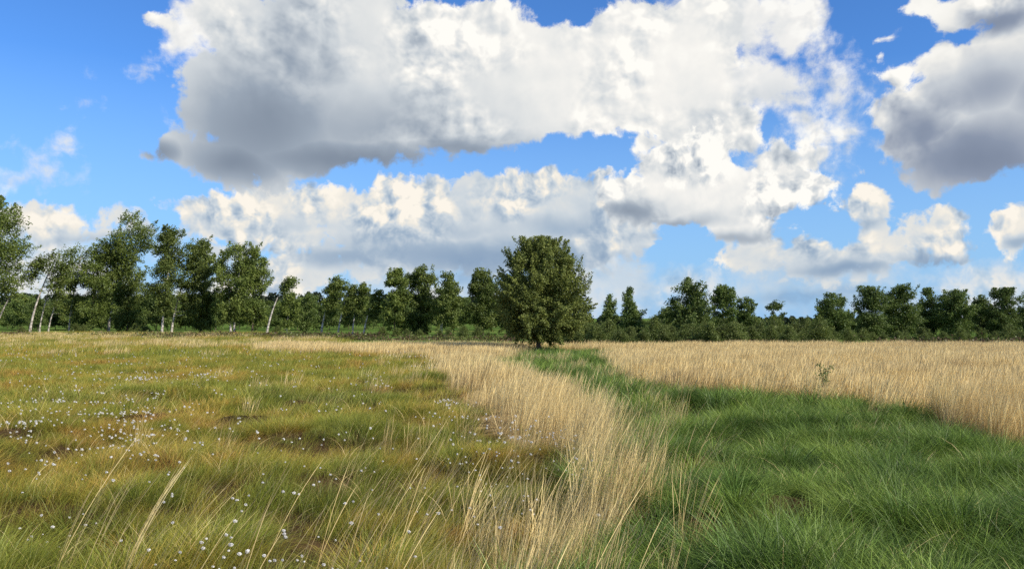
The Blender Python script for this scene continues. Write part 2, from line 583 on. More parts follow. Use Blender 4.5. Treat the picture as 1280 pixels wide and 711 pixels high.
def clump(name, n, rad, hmin, hmax, width, lean, splay, curve, mat, seed, segs=4, jitter=0.35, head=0.0):
    """a tuft of n curved tapering blades; lean = mean tilt towards +x (the wind), splay = outward tilt"""
    rs = np.random.RandomState(seed)
    a = rs.rand(n) * 2 * np.pi
    r = rad * np.sqrt(rs.rand(n))
    bx, by = r * np.cos(a), r * np.sin(a)
    L = hmin + (hmax - hmin) * rs.rand(n) ** 0.8
    tx = lean + splay * (bx / rad) + rs.randn(n) * jitter * 0.5
    ty = splay * (by / rad) + rs.randn(n) * jitter * 0.5
    cv = curve * (0.4 + 1.2 * rs.rand(n))
    w = width * (0.6 + 0.8 * rs.rand(n))
    fa = rs.rand(n) * np.pi
    V = np.zeros((n, segs + 1, 2, 3))
    al = np.zeros((n, segs + 1, 2))
    tint = np.repeat(rs.rand(n), (segs + 1) * 2)
    px, py, pz = bx.copy(), by.copy(), np.full(n, -0.03)
    dxy = np.hypot(tx, ty) + 1e-6
    ux, uy = tx / dxy, ty / dxy
    for s in range(segs + 1):
        f = s / segs
        ang = np.arctan(dxy) + cv * f
        ws = w * (1 - f) ** 0.6 * (1.0 if s else 0.7)
        if head:
            ws = w * np.where(f > 0.72, head * (1.02 - f) / 0.3, 0.7)
        if s == segs:
            ws = w * 0.08
        V[:, s, 0] = np.stack([px - ws * .5 * np.cos(fa), py - ws * .5 * np.sin(fa), pz], -1)
        V[:, s, 1] = np.stack([px + ws * .5 * np.cos(fa), py + ws * .5 * np.sin(fa), pz], -1)
        al[:, s, :] = f
        st = L / segs
        px = px + st * np.sin(ang) * ux
        py = py + st * np.sin(ang) * uy
        pz = pz + st * np.cos(ang)
    base = (np.arange(n) * (segs + 1) * 2)[:, None]
    ff = []
    for s in range(segs):
        q = base + s * 2
        ff.append(np.concatenate([q, q + 1, q + 3, q + 2], 1))
    o = mesh_obj(name, V.reshape(-1, 3), np.concatenate(ff), mat, link=False,
                 attrs={'along': ('FLOAT', 'POINT', al.ravel().astype(np.float32)), 'tint': ('FLOAT', 'POINT', tint.astype(np.float32))})
    return o


def scatter(name, protos, x, y, z, rot, scl, label, cat, rx=None):
    """one stuff object: points that carry instances of the clumps"""
    n = len(x)
    rs = np.random.RandomState(n)
    me = bpy.data.meshes.new(name)
    me.vertices.add(n)
    me.vertices.foreach_set('co', np.stack([x, y, z], -1).astype(np.float32).ravel())
    rv = np.zeros((n, 3), np.float32)
    rv[:, 2] = rot
    if rx is not None:
        rv[:, 1] = rx
    for an, tp, data in (('rot', 'FLOAT_VECTOR', rv), ('scl', 'FLOAT', scl.astype(np.float32)), ('which', 'INT', rs.randint(0, len(protos), n).astype(np.int32))):
        at = me.attributes.new(an, tp, 'POINT')
        at.data.foreach_set('vector' if tp == 'FLOAT_VECTOR' else 'value', data.ravel())
    o = bpy.data.objects.new(name, me)
    COL.objects.link(o)
    pc_ = bpy.data.collections.new(name + '_tufts')
    for p in protos:
        pc_.objects.link(p)
    ng = bpy.data.node_groups.new(name + '_scatter', 'GeometryNodeTree')
    ng.interface.new_socket('Geometry', in_out='INPUT', socket_type='NodeSocketGeometry')
    ng.interface.new_socket('Geometry', in_out='OUTPUT', socket_type='NodeSocketGeometry')
    gi, go = ng.nodes.new('NodeGroupInput'), ng.nodes.new('NodeGroupOutput')
    ci = ng.nodes.new('GeometryNodeCollectionInfo')
    ci.inputs['Collection'].default_value = pc_
    ci.inputs['Separate Children'].default_value = True
    ci.inputs['Reset Children'].default_value = True
    ip = ng.nodes.new('GeometryNodeInstanceOnPoints')
    ip.inputs['Pick Instance'].default_value = True

    def na(an, tp):
        q = ng.nodes.new('GeometryNodeInputNamedAttribute')
        q.data_type = tp
        q.inputs[0].default_value = an
        return q.outputs[0]
    L = ng.links
    L.new(gi.outputs[0], ip.inputs['Points'])
    L.new(ci.outputs[0], ip.inputs['Instance'])
    L.new(na('which', 'INT'), ip.inputs['Instance Index'])
    L.new(na('rot', 'FLOAT_VECTOR'), ip.inputs['Rotation'])
    L.new(na('scl', 'FLOAT'), ip.inputs['Scale'])
    L.new(ip.outputs[0], go.inputs[0])
    md = o.modifiers.new('scatter', 'NODES')
    md.node_group = ng
    tag(o, label, cat, kind='stuff')
    return o


rng = np.random.RandomState(11)


def sample(y0, y1, dens, margin=3.0, slope=0.72):
    """random ground points between two depths inside the seen wedge and a margin beside it"""
    n = int(dens * ((y1 ** 2 - y0 ** 2) * slope + 2 * margin * (y1 - y0)))
    u = rng.rand(n * 2)
    y = y0 + (y1 - y0) * u
    keep = rng.rand(n * 2) < (slope * y + margin) / (slope * y1 + margin)
    y = y[keep]
    x = (rng.rand(len(y)) * 2 - 1) * (slope * y + margin)
    return x, y


HOLES = [(368, 655, 34, 16), (455, 672, 30, 14), (18, 552, 26, 12), (602, 536, 26, 12), (640, 556, 20, 8), (285, 580, 14, 7), (125, 505, 20, 7), (215, 590, 12, 7), (110, 560, 10, 5), (400, 500, 16, 5), (520, 600, 16, 7), (40, 470, 16, 5), (300, 520, 14, 5)]


def hole(x, y):
    h = np.zeros(x.shape)
    for cx, cy, rx, ry in HOLES:
        hx, hy_ = ground(cx, cy)
        dep = 0.10 * hy_ + ry / 60
        h = np.maximum(h, np.exp(-(((x - hx) / (rx * 1.2 * hy_ / FPX)) ** 2 + ((y - hy_ + dep * .4) / dep) ** 2) ** 2))
    return h


def build_layer(name, zsel, mat, lods, label, cat, keepf=None, rotspan=0.9, tuss=0.0, sclf=None):
    for li, (y0, y1, dens, protos, s0, s1) in enumerate(lods):
        x, y = sample(y0, y1, dens)
        z = zones(x, y)
        k = np.isin(z, zsel)
        if keepf is not None:
            k &= rng.rand(len(x)) < keepf(x, y, z)
        x, y = x[k], y[k]
        s = s0 + (s1 - s0) * rng.rand(len(x))
        if tuss:
            s *= 1 + tuss * (fbm(x + 5, y + 3, 1.3, 2) - 0.5) * 2
        if sclf is not None:
            s *= sclf(x, y)
        yield_pts.append((name, protos, x, y, height(x, y), (rng.rand(len(x)) - 0.5) * 2 * rotspan, s, label, cat))


yield_pts = []
bogN = [clump('bog_tuft', 80, 0.20, 0.14, 0.34, 0.0035, 0.42, 0.35, 0.7, M_BOG, 20 + i, jitter=0.6) for i in range(5)]
bogM = [clump('bog_tuft', 90, 0.50, 0.16, 0.36, 0.008, 0.35, 0.3, 0.6, M_BOG, 30 + i, segs=3, jitter=0.6) for i in range(4)]
bogF = [clump('bog_tuft', 90, 1.3, 0.15, 0.42, 0.024, 0.3, 0.1, 0.4, M_BOG, 40 + i, segs=2, jitter=0.5) for i in range(4)]
grN = [clump('grass_tuft', 110, 0.20, 0.28, 0.58, 0.0055, 0.15, 0.75, 0.9, M_GREEN, 50 + i, segs=5, jitter=0.45) for i in range(5)]
grM = [clump('grass_tuft', 90, 0.42, 0.28, 0.55, 0.011, 0.15, 0.6, 0.8, M_GREEN, 60 + i, segs=3, jitter=0.5) for i in range(4)]
grF = [clump('grass_tuft', 90, 0.9, 0.25, 0.5, 0.024, 0.2, 0.2, 0.5, M_GREEN, 70 + i, segs=2, jitter=0.5) for i in range(3)]
bogT = [clump('bog_hummock', 520, 0.36, 0.18, 0.40, 0.0042, 0.30, 0.85, 1.0, M_BOG, 130 + i, jitter=0.45) for i in range(5)]
grT = [clump('grass_tussock', 420, 0.26, 0.35, 0.66, 0.0075, 0.10, 0.85, 1.25, M_GREEN, 140 + i, segs=5, jitter=0.35) for i in range(5)]
deadT = [clump('dead_blades', 14, 0.25, 0.3, 0.7, 0.005, 0.25, 0.5, 1.1, M_STRAW, 150 + i, segs=5, jitter=0.6) for i in range(4)]
stN = [clump('straw_tuft', 34, 0.16, 0.55, 1.12, 0.0042, 0.14, 0.10, 0.28, M_STRAW, 80 + i, segs=5, jitter=0.16, head=1.5) for i in range(6)]
stM = [clump('straw_tuft', 44, 0.35, 0.45, 0.92, 0.0085, 0.15, 0.10, 0.3, M_STRAW, 90 + i, segs=4, jitter=0.17, head=1.5) for i in range(5)]
stF = [clump('straw_tuft', 60, 0.8, 0.4, 0.72, 0.020, 0.16, 0.05, 0.3, M_STRAW, 100 + i, segs=3, jitter=0.2, head=1.4) for i in range(4)]
stB = [clump('straw_litter', 60, 0.22, 0.15, 0.5, 0.005, 0.3, 0.5, 0.9, M_STRAW, 110 + i, segs=4, jitter=0.7) for i in range(4)]
tall = [clump('tall_stem_tuft', 5, 0.07, 0.85, 1.35, 0.0055, 0.38, 0.12, 0.42, M_STRAW, 120 + i, segs=7, jitter=0.18, head=1.5) for i in range(6)]

build_layer('bog_grass', [0], M_BOG, [(4.4, 17, 27, bogN, 0.6, 1.1), (17, 44, 8, bogM, 0.75, 1.15), (44, 116, 1.5, bogF, 0.8, 1.15)],
            'low tufted bog grass in olive, yellow and rust across the left half', 'grass', keepf=lambda x, y, z: (1 - 0.97 * hole(x, y)) * np.clip((fbm(x + 70, y + 10, 0.9, 2) - 0.28) * 6, 0.16 + 0.3 * (y > 14), 1), tuss=0.7)
build_layer('bog_grass', [0], M_BOG, [(4.4, 30, 1.9, bogT, 0.55, 1.45)], '', '', keepf=lambda x, y, z: (hole(x, y) < 0.5) * np.clip((fbm(x + 70, y + 10, 0.9, 2) - 0.32) * 8, 0, 1))
build_layer('bog_grass', [2], M_BOG, [(4.4, 14, 16, bogN, 0.7, 1.1)], '', '', keepf=lambda x, y, z: 1 - 0.97 * hole(x, y))
build_layer('lush_grass', [1], M_GREEN, [(4.4, 17, 22, grN, 0.5, 1.0), (17, 40, 9, grM, 0.7, 1.15), (40, 62, 3, grF, 0.8, 1.1)],
            'long lush green tussock grass in the lower right', 'grass', rotspan=1.4, tuss=0.9,
            keepf=lambda x, y, z: np.clip((fbm(x + 50, y + 20, 1.15, 2) - 0.38) * 5.5, 0.06, 1))


build_layer('lush_grass', [1], M_GREEN, [(4.4, 34, 3.6, grT, 0.4, 1.05)], '', '', rotspan=3.1)
build_layer('straw_grass', [0, 1], M_STRAW, [(4.4, 26, 1.6, deadT, 0.6, 1.1)], '', '', rotspan=1.0)


def strawkeep(x, y, z):
    px, py = pix(x, y)
    k = np.ones(x.shape)
    lowf = np.clip((py - 520) / 60, 0, 1)
    edge = np.clip((px - 640) / 80, 0, 1) * np.clip(1.25 - (py - 640) / 160, 0.4, 1)
    k = np.where(z == 2, 1 - lowf * (1 - np.maximum(edge, 0.12)), k)
    k = np.where((z == 2) & (py < 560), k * np.clip(0.35 + (px - 545 - (py - 450) * 1.1) / 60, 0.2, 1), k)
    k = np.where((z == 3) & (px < 560), 0.75, k)
    k *= np.clip(0.75 + 3.5 * (fbm(x + 3, y, 1.6, 2) - 0.5), 0.12, 1)
    return k


build_layer('straw_grass', [2, 3], M_STRAW, [(4.4, 17, 42, stN, 0.6, 1.08), (17, 36, 13, stM, 0.75, 1.05), (36, 60, 4.5, stF, 0.8, 1.05)],
            'dense pale dry straw-coloured moor grass bending in the wind', 'grass', keepf=strawkeep, rotspan=0.35)
build_layer('straw_grass', [2], M_STRAW, [(4.4, 17, 16, stB, 0.7, 1.1)], '', '', keepf=strawkeep)


# straw stems that stray into the neighbouring zones, and the tan edge in front of the birches
def edgekeep(x, y, z):
    px, py = pix(x, y)
    k = np.zeros(x.shape)
    k = np.maximum(k, np.where((z == 0) & (px < 560) & (py < 446) & (py > 418), 0.24 * (fbm(x, y, 0.12, 2) > 0.42), 0))
    k = np.maximum(k, np.where((z == 1) & (px < 860) & (py > 452), 0.05, 0))
    k = np.maximum(k, np.where((z == 0) & (px > 440) & (py < 600), 0.015, 0.002 * (z == 0)))
    return k


build_layer('straw_grass', [0, 1], M_STRAW, [(5, 17, 20, stN, 0.6, 0.95), (17, 40, 8, stM, 0.5, 0.9), (40, 114, 1.3, stF, 0.6, 0.95)], '', '', keepf=edgekeep, rotspan=0.4)


def tallkeep(x, y, z):
    px, py = pix(x, y)
    k = np.where((px > 60) & (px < 520) & (py > 690), 0.55, 0.0)
    k = np.maximum(k, np.where((px > 430) & (px < 760) & (py > 610), 0.36, 0))
    k = np.maximum(k, np.where((px > 760) & (px < 860) & (py > 620), 0.10, 0))
    return k


build_layer('tall_dry_stems', [0, 1, 2], M_STRAW, [(4.6, 11, 6, tall, 0.75, 1.05)], 'tall pale dry stems leaning right along the bottom of the view', 'grass', keepf=tallkeep, rotspan=0.35)

groups = {}
for nme, protos, x, y, z, rot, s, lb, ct in yield_pts:
    g = groups.setdefault(nme, {'p': [], 'lab': lb, 'cat': ct, 'rows': []})
    if lb:
        g['lab'], g['cat'] = lb, ct
    off = len(g['p'])
    g['p'] += protos
    g['rows'].append((x, y, z, rot, s, off + rng.randint(0, len(protos), len(x))))
for nme, g in groups.items():
    uniq = []
    for p in g['p']:
        if p not in uniq:
            uniq.append(p)
    for i, p in enumerate(uniq):
        p.name = '%s_%02d' % (nme, i)       # the collection lists its members by name
    remap = np.array([uniq.index(p) for p in g['p']])
    x, y, z, rot, s, w = [np.concatenate([r_[i] for r_ in g['rows']]) for i in range(6)]
    o = scatter(nme, uniq, x, y, z, rot, s, g['lab'], g['cat'])
    o.data.attributes['which'].data.foreach_set('value', remap[w].astype(np.int32))
    print(nme, len(x))


# ------------------------------------------------------------------ trees
def leaf_material(name, stops, trans=0.35):
    m, t, out = material(name)
    r = attr(t, 'tint')
    c_ = t.ramp(r, stops)
    c_ = t.v('SCALE', c_, scale=t.mr(orand(t), 0, 1, 0.85, 1.15))
    leafy(t, out, c_, trans, 0.025, 0.6)
    return m


def bark_material(name, birch):
    m, t, out = material(name)
    tc_ = t.n.new('ShaderNodeTexCoord')
    P = tc_.outputs['Object']
    if birch:
        mp = t.v('MULTIPLY', P, (1.5, 1.5, 5.0))
        f = t.noise(mp, 1.6, 4, 0.7)
        c_ = t.ramp(f, [(0.36, (0.05, 0.045, 0.04)), (0.44, (0.30, 0.27, 0.23)), (0.56, (0.55, 0.51, 0.45)), (0.8, (0.72, 0.68, 0.61))])
    else:
        f = t.noise(t.v('MULTIPLY', P, (6, 6, 1.5)), 2.0, 4, 0.7)
        c_ = t.ramp(f, [(0.35, (0.05, 0.04, 0.03)), (0.65, (0.16, 0.13, 0.10))])
    d = t.n.new('ShaderNodeBsdfDiffuse')
    t.put(d.inputs[0], c_)
    t.l.new(d.outputs[0], out.inputs[0])
    return m


L_BIRCH = leaf_material('birch_leaves', [(0.0, (0.056, 0.086, 0.017)), (0.5, (0.112, 0.155, 0.028)), (1.0, (0.20, 0.24, 0.05))])
L_DARK = leaf_material('dark_leaves', [(0.0, (0.048, 0.078, 0.018)), (0.5, (0.092, 0.14, 0.028)), (1.0, (0.17, 0.22, 0.05))])
L_FRONT = leaf_material('willow_leaves', [(0.0, (0.045, 0.072, 0.015)), (0.5, (0.115, 0.150, 0.028)), (1.0, (0.30, 0.34, 0.08))])
L_SHRUB = leaf_material('shrub_leaves', [(0.0, (0.06, 0.085, 0.018)), (0.5, (0.105, 0.14, 0.030)), (1.0, (0.19, 0.22, 0.05))])
L_WOOD = leaf_material('wood_leaves', [(0.0, (0.014, 0.024, 0.012)), (0.5, (0.024, 0.038, 0.018)), (1.0, (0.040, 0.058, 0.026))], 0.1)
B_BIRCH = bark_material('birch_bark', True)
B_DARK = bark_material('dark_bark', False)


def tubes(paths, sides=6):
    """paths: list of (points (n,3), radii (n,)) -> V, F"""
    V, F, off = [], [], 0
    for P, rr in paths:
        P = np.asarray(P, float)
        n = len(P)
        T = np.gradient(P, axis=0)
        T /= np.linalg.norm(T, axis=1)[:, None] + 1e-9
        up = np.array([0.0, 1.0, 0.0]) if abs(T[0][1]) < 0.9 else np.array([1.0, 0, 0])
        A = np.cross(T, up)
        A /= np.linalg.norm(A, axis=1)[:, None] + 1e-9
        B = np.cross(T, A)
        an = np.arange(sides) * 2 * np.pi / sides
        ring = P[:, None] + np.asarray(rr)[:, None, None] * (A[:, None] * np.cos(an)[None, :, None] + B[:, None] * np.sin(an)[None, :, None])
        V.append(ring.reshape(-1, 3))
        for i in range(n - 1):
            a = off + i * sides + np.arange(sides)
            b = off + i * sides + (np.arange(sides) + 1) % sides
            F.append(np.stack([a, b, b + sides, a + sides], 1))
        off += n * sides
    return np.concatenate(V), np.concatenate(F)


def leaves(C, size, rs, elong=1.5, droop=0.0):
    n = len(C)
    nrm = rs.randn(n, 3)
    nrm /= np.linalg.norm(nrm, axis=1)[:, None]
    d = rs.randn(n, 3)
    d[:, 2] -= droop
    A = np.cross(nrm, d)
    A /= np.linalg.norm(A, axis=1)[:, None] + 1e-9
    B = np.cross(nrm, A)
    s = size * (0.6 + 0.8 * rs.rand(n))[:, None]
    V = np.stack([C - B * s * elong * .5, C + A * s * .38, C + B * s * elong * .5, C - A * s * .38], 1)
    return V.reshape(-1, 3), np.arange(n * 4).reshape(n, 4)


PROFILE = {
    'birch': lambda t: np.interp(t, [0, .12, .35, .6, .85, 1], [.25, .6, .92, 1, .85, .45]),
    'round': lambda t: np.interp(t, [0, .1, .3, .6, .85, 1], [.6, .88, 1, 1, .88, .5]),
    'cone': lambda t: np.interp(t, [0, .15, .4, .7, 1], [1, 1, .9, .62, .2]),
    'front': lambda t: np.interp(t, [0, .07, .2, .42, .62, .8, .92, 1], [.42, .80, .98, 1, .86, .68, .44, .18]),
    'bush': lambda t: np.interp(t, [0, .3, .6, 1], [.95, 1, .8, .2]),
}


def make_tree(name, label, cat, kind, D, base, top, cl, cr, cbot, lmat, bmat, seed, nleaf=5200, lsize=0.17, nclump=60, csize=0.24, trad=None,
              group=None, stems=1, depth=1.0, wind=0.12, bend=0.0, zoff=0.0, limbs=14, fork=0.0):
    """base/top/crown limits are read off the photo at distance D; the tree itself is built round its own foot"""
    rs = np.random.RandomState(seed)
    if kind != 'front':
        nleaf = int(nleaf * (2.4 if cr > 125 or cl < 0 else 1.25))
        csize = csize * 1.35
    m = D / FPX
    bx = (base - 640) * m
    hy = 397.5
    ztop = CAM_H + (hy - top) * m
    zbot = max(0.05, CAM_H + (hy - cbot) * m)
    z0 = float(height(bx, D)) - 0.05
    cx = ((cl + cr) / 2 - 640) * m - bx
    rad = (cr - cl) / 2 * m
    H = ztop - z0
    zb = zbot - z0
    root = bpy.data.objects.new(name, None)
    root.empty_display_size = 0.3
    COL.objects.link(root)
    root.location = (bx, D, z0)
    tag(root, label, cat, group)
    prof = PROFILE[kind]
    # clump centres
    t = rs.rand(nclump * 3)
    t = t[rs.rand(len(t)) < 0.25 + 0.75 * prof(t)][:nclump]
    n = len(t)
    a = rs.rand(n) * 2 * np.pi
    rr = np.sqrt(rs.rand(n) * 0.92 + 0.04)
    pr = prof(t)
    lob = 1 + 0.16 * np.sin(a * 3 + seed) * np.sin(t * 9 + seed * 1.7)
    cs0 = csize * rad * (0.65 + 0.7 * rs.rand(n)) * (0.55 + 0.45 * pr)
    CX = cx * (0.35 + 0.65 * np.clip(t * 1.4, 0, 1)) + cx * 0.0 + np.maximum(rad * pr * lob * rr - cs0 * 0.6, 0) * np.cos(a)
    if abs(cx) > rad * 0.8:      # leaning stem: the crown sits wholly at the top
        CX = cx + (t - 0.5) * cx * 0.5 + np.maximum(rad * pr * lob * rr - cs0 * 0.6, 0) * np.cos(a)
    CY = np.maximum(rad * pr * rr - cs0 * 0.6, 0) * np.sin(a) * depth
    CZ = zb + t * (H - zb - cs0 * 0.5)
    C = np.stack([CX, CY, CZ], 1)
    if kind == 'front':          # the shoots that stand up out of the top, read off the photo
        for qx, qy, qr in [(656, 302, 5), (655, 312, 8), (652, 324, 10), (706, 309, 5), (704, 320, 9), (681, 312, 8), (690, 316, 9), (668, 314, 8), (640, 328, 8), (722, 338, 7), (728, 362, 8), (722, 352, 9), (712, 328, 8)]:
            k_ = rs.randint(n)
            C[k_] = ((qx - base) * m, rs.randn() * rad * .25, CAM_H + (hy - qy) * m - z0)
            cs0[k_] = qr * m * 1.2
    # leaves
    w = cs0 ** 2
    w /= w.sum()
    pick = rs.choice(n, nleaf, p=w)
    g = rs.randn(nleaf, 3)
    g /= np.linalg.norm(g, axis=1)[:, None]
    g *= (rs.rand(nleaf) ** 0.55)[:, None]
    sc_ = cs0[pick][:, None] * np.array([1.15, 1.0, 0.78])
    off = g * sc_
    off[:, 0] += wind * np.abs(off[:, 2]) + wind * off[:, 2] * 1.5
    LC = C[pick] + off + rs.randn(nleaf, 3) * lsize * 0.35
    # twigs of leaves that break the outline
    ntw = max(6, int(nclump * 0.7))
    tw = []
    if kind == 'front':
        ntw *= 3
    for i in range(ntw):
        j = rs.randint(n)
        o_ = C[j] - np.array([cx * 0.7, 0, zb + (H - zb) * 0.4])
        o_ /= np.linalg.norm(o_) + 1e-6
        o_ = o_ + np.array([wind * 2.5, 0, 0.55 if kind == 'front' else 0.25]) + rs.randn(3) * 0.25
        o_ /= np.linalg.norm(o_)
        q = rs.rand(int(nleaf / (900 if kind == 'front' else 150)) + 4)[:, None]
        ln = cs0[j] * (1.1 + 0.9 * rs.rand())
        tw.append(C[j] + o_ * q * ln * 1.25 + rs.randn(len(q), 3) * (lsize * (0.35 + 1.6 * (1 - q))))
    tw = np.concatenate(tw)
    tw = tw[(tw[:, 2] > 0.1) & (tw[:, 2] < H * 1.03)]
    LC = np.concatenate([LC, tw])
    LC = LC[LC[:, 2] > 0.05]
    V, F = leaves(LC, lsize, rs, droop=0.5)
    ct = np.clip(rs.rand(n), 0, 1)
    tn = np.concatenate([0.55 * ct[pick] + 0.45 * rs.rand(nleaf), 0.4 + 0.6 * rs.rand(len(tw))])[:len(LC)]
    tn = np.resize(tn, len(LC))
    crown = mesh_obj('crown', V, F, lmat, root, attrs={'tint': ('FLOAT', 'POINT', np.repeat(tn, 4).astype(np.float32))})
    # trunk and limbs
    tr = (trad or max(0.05, H * 0.013)) * 0.85
    paths = []
    for s in range(stems):
        ox = (s - (stems - 1) / 2) * tr * 3.2
        ln = 10
        f = np.linspace(0, 1, ln)
        ex = cx * 0.98 + (s - (stems - 1) / 2) * rad * 0.5 + fork * (s - 0.5)
        ey = (rs.rand() - 0.5) * rad * 0.3
        hh = H * 0.93 if stems == 1 else H * (0.80 + 0.1 * rs.rand())
        wob = np.cumsum(rs.randn(ln)) * H * 0.004
        X = ox + ex * (f ** (1.45 + bend)) + wob * f
        Y = ey * f + np.cumsum(rs.randn(ln)) * H * 0.003 * f
        Z = hh * f
        P = np.stack([X, Y, Z], 1)
        rad_ = tr * (1 - 0.86 * f) * np.where(f == 0, 1.25, 1)
        paths.append((P, rad_))
        for i in range(limbs // stems):
            j = rs.randint(n)
            c_ = C[j]
            fz = np.clip((c_[2] - np.linalg.norm(c_[:2] - np.array([ex * .8, 0])) * 0.7) / hh, 0.12, 0.92)
            st = np.array([np.interp(fz, f, P[:, k]) for k in range(3)])
            mid = (st + c_) / 2 + np.array([0, 0, -0.06 * np.linalg.norm(c_ - st)])
            r0 = np.interp(fz, f, rad_) * 0.5
            paths.append((np.array([st, mid, c_]), np.array([r0, r0 * 0.6, r0 * 0.2])))
    V, F = tubes(paths, 7)
    mesh_obj('trunk', V, F, bmat, root, smooth=True)
    return root


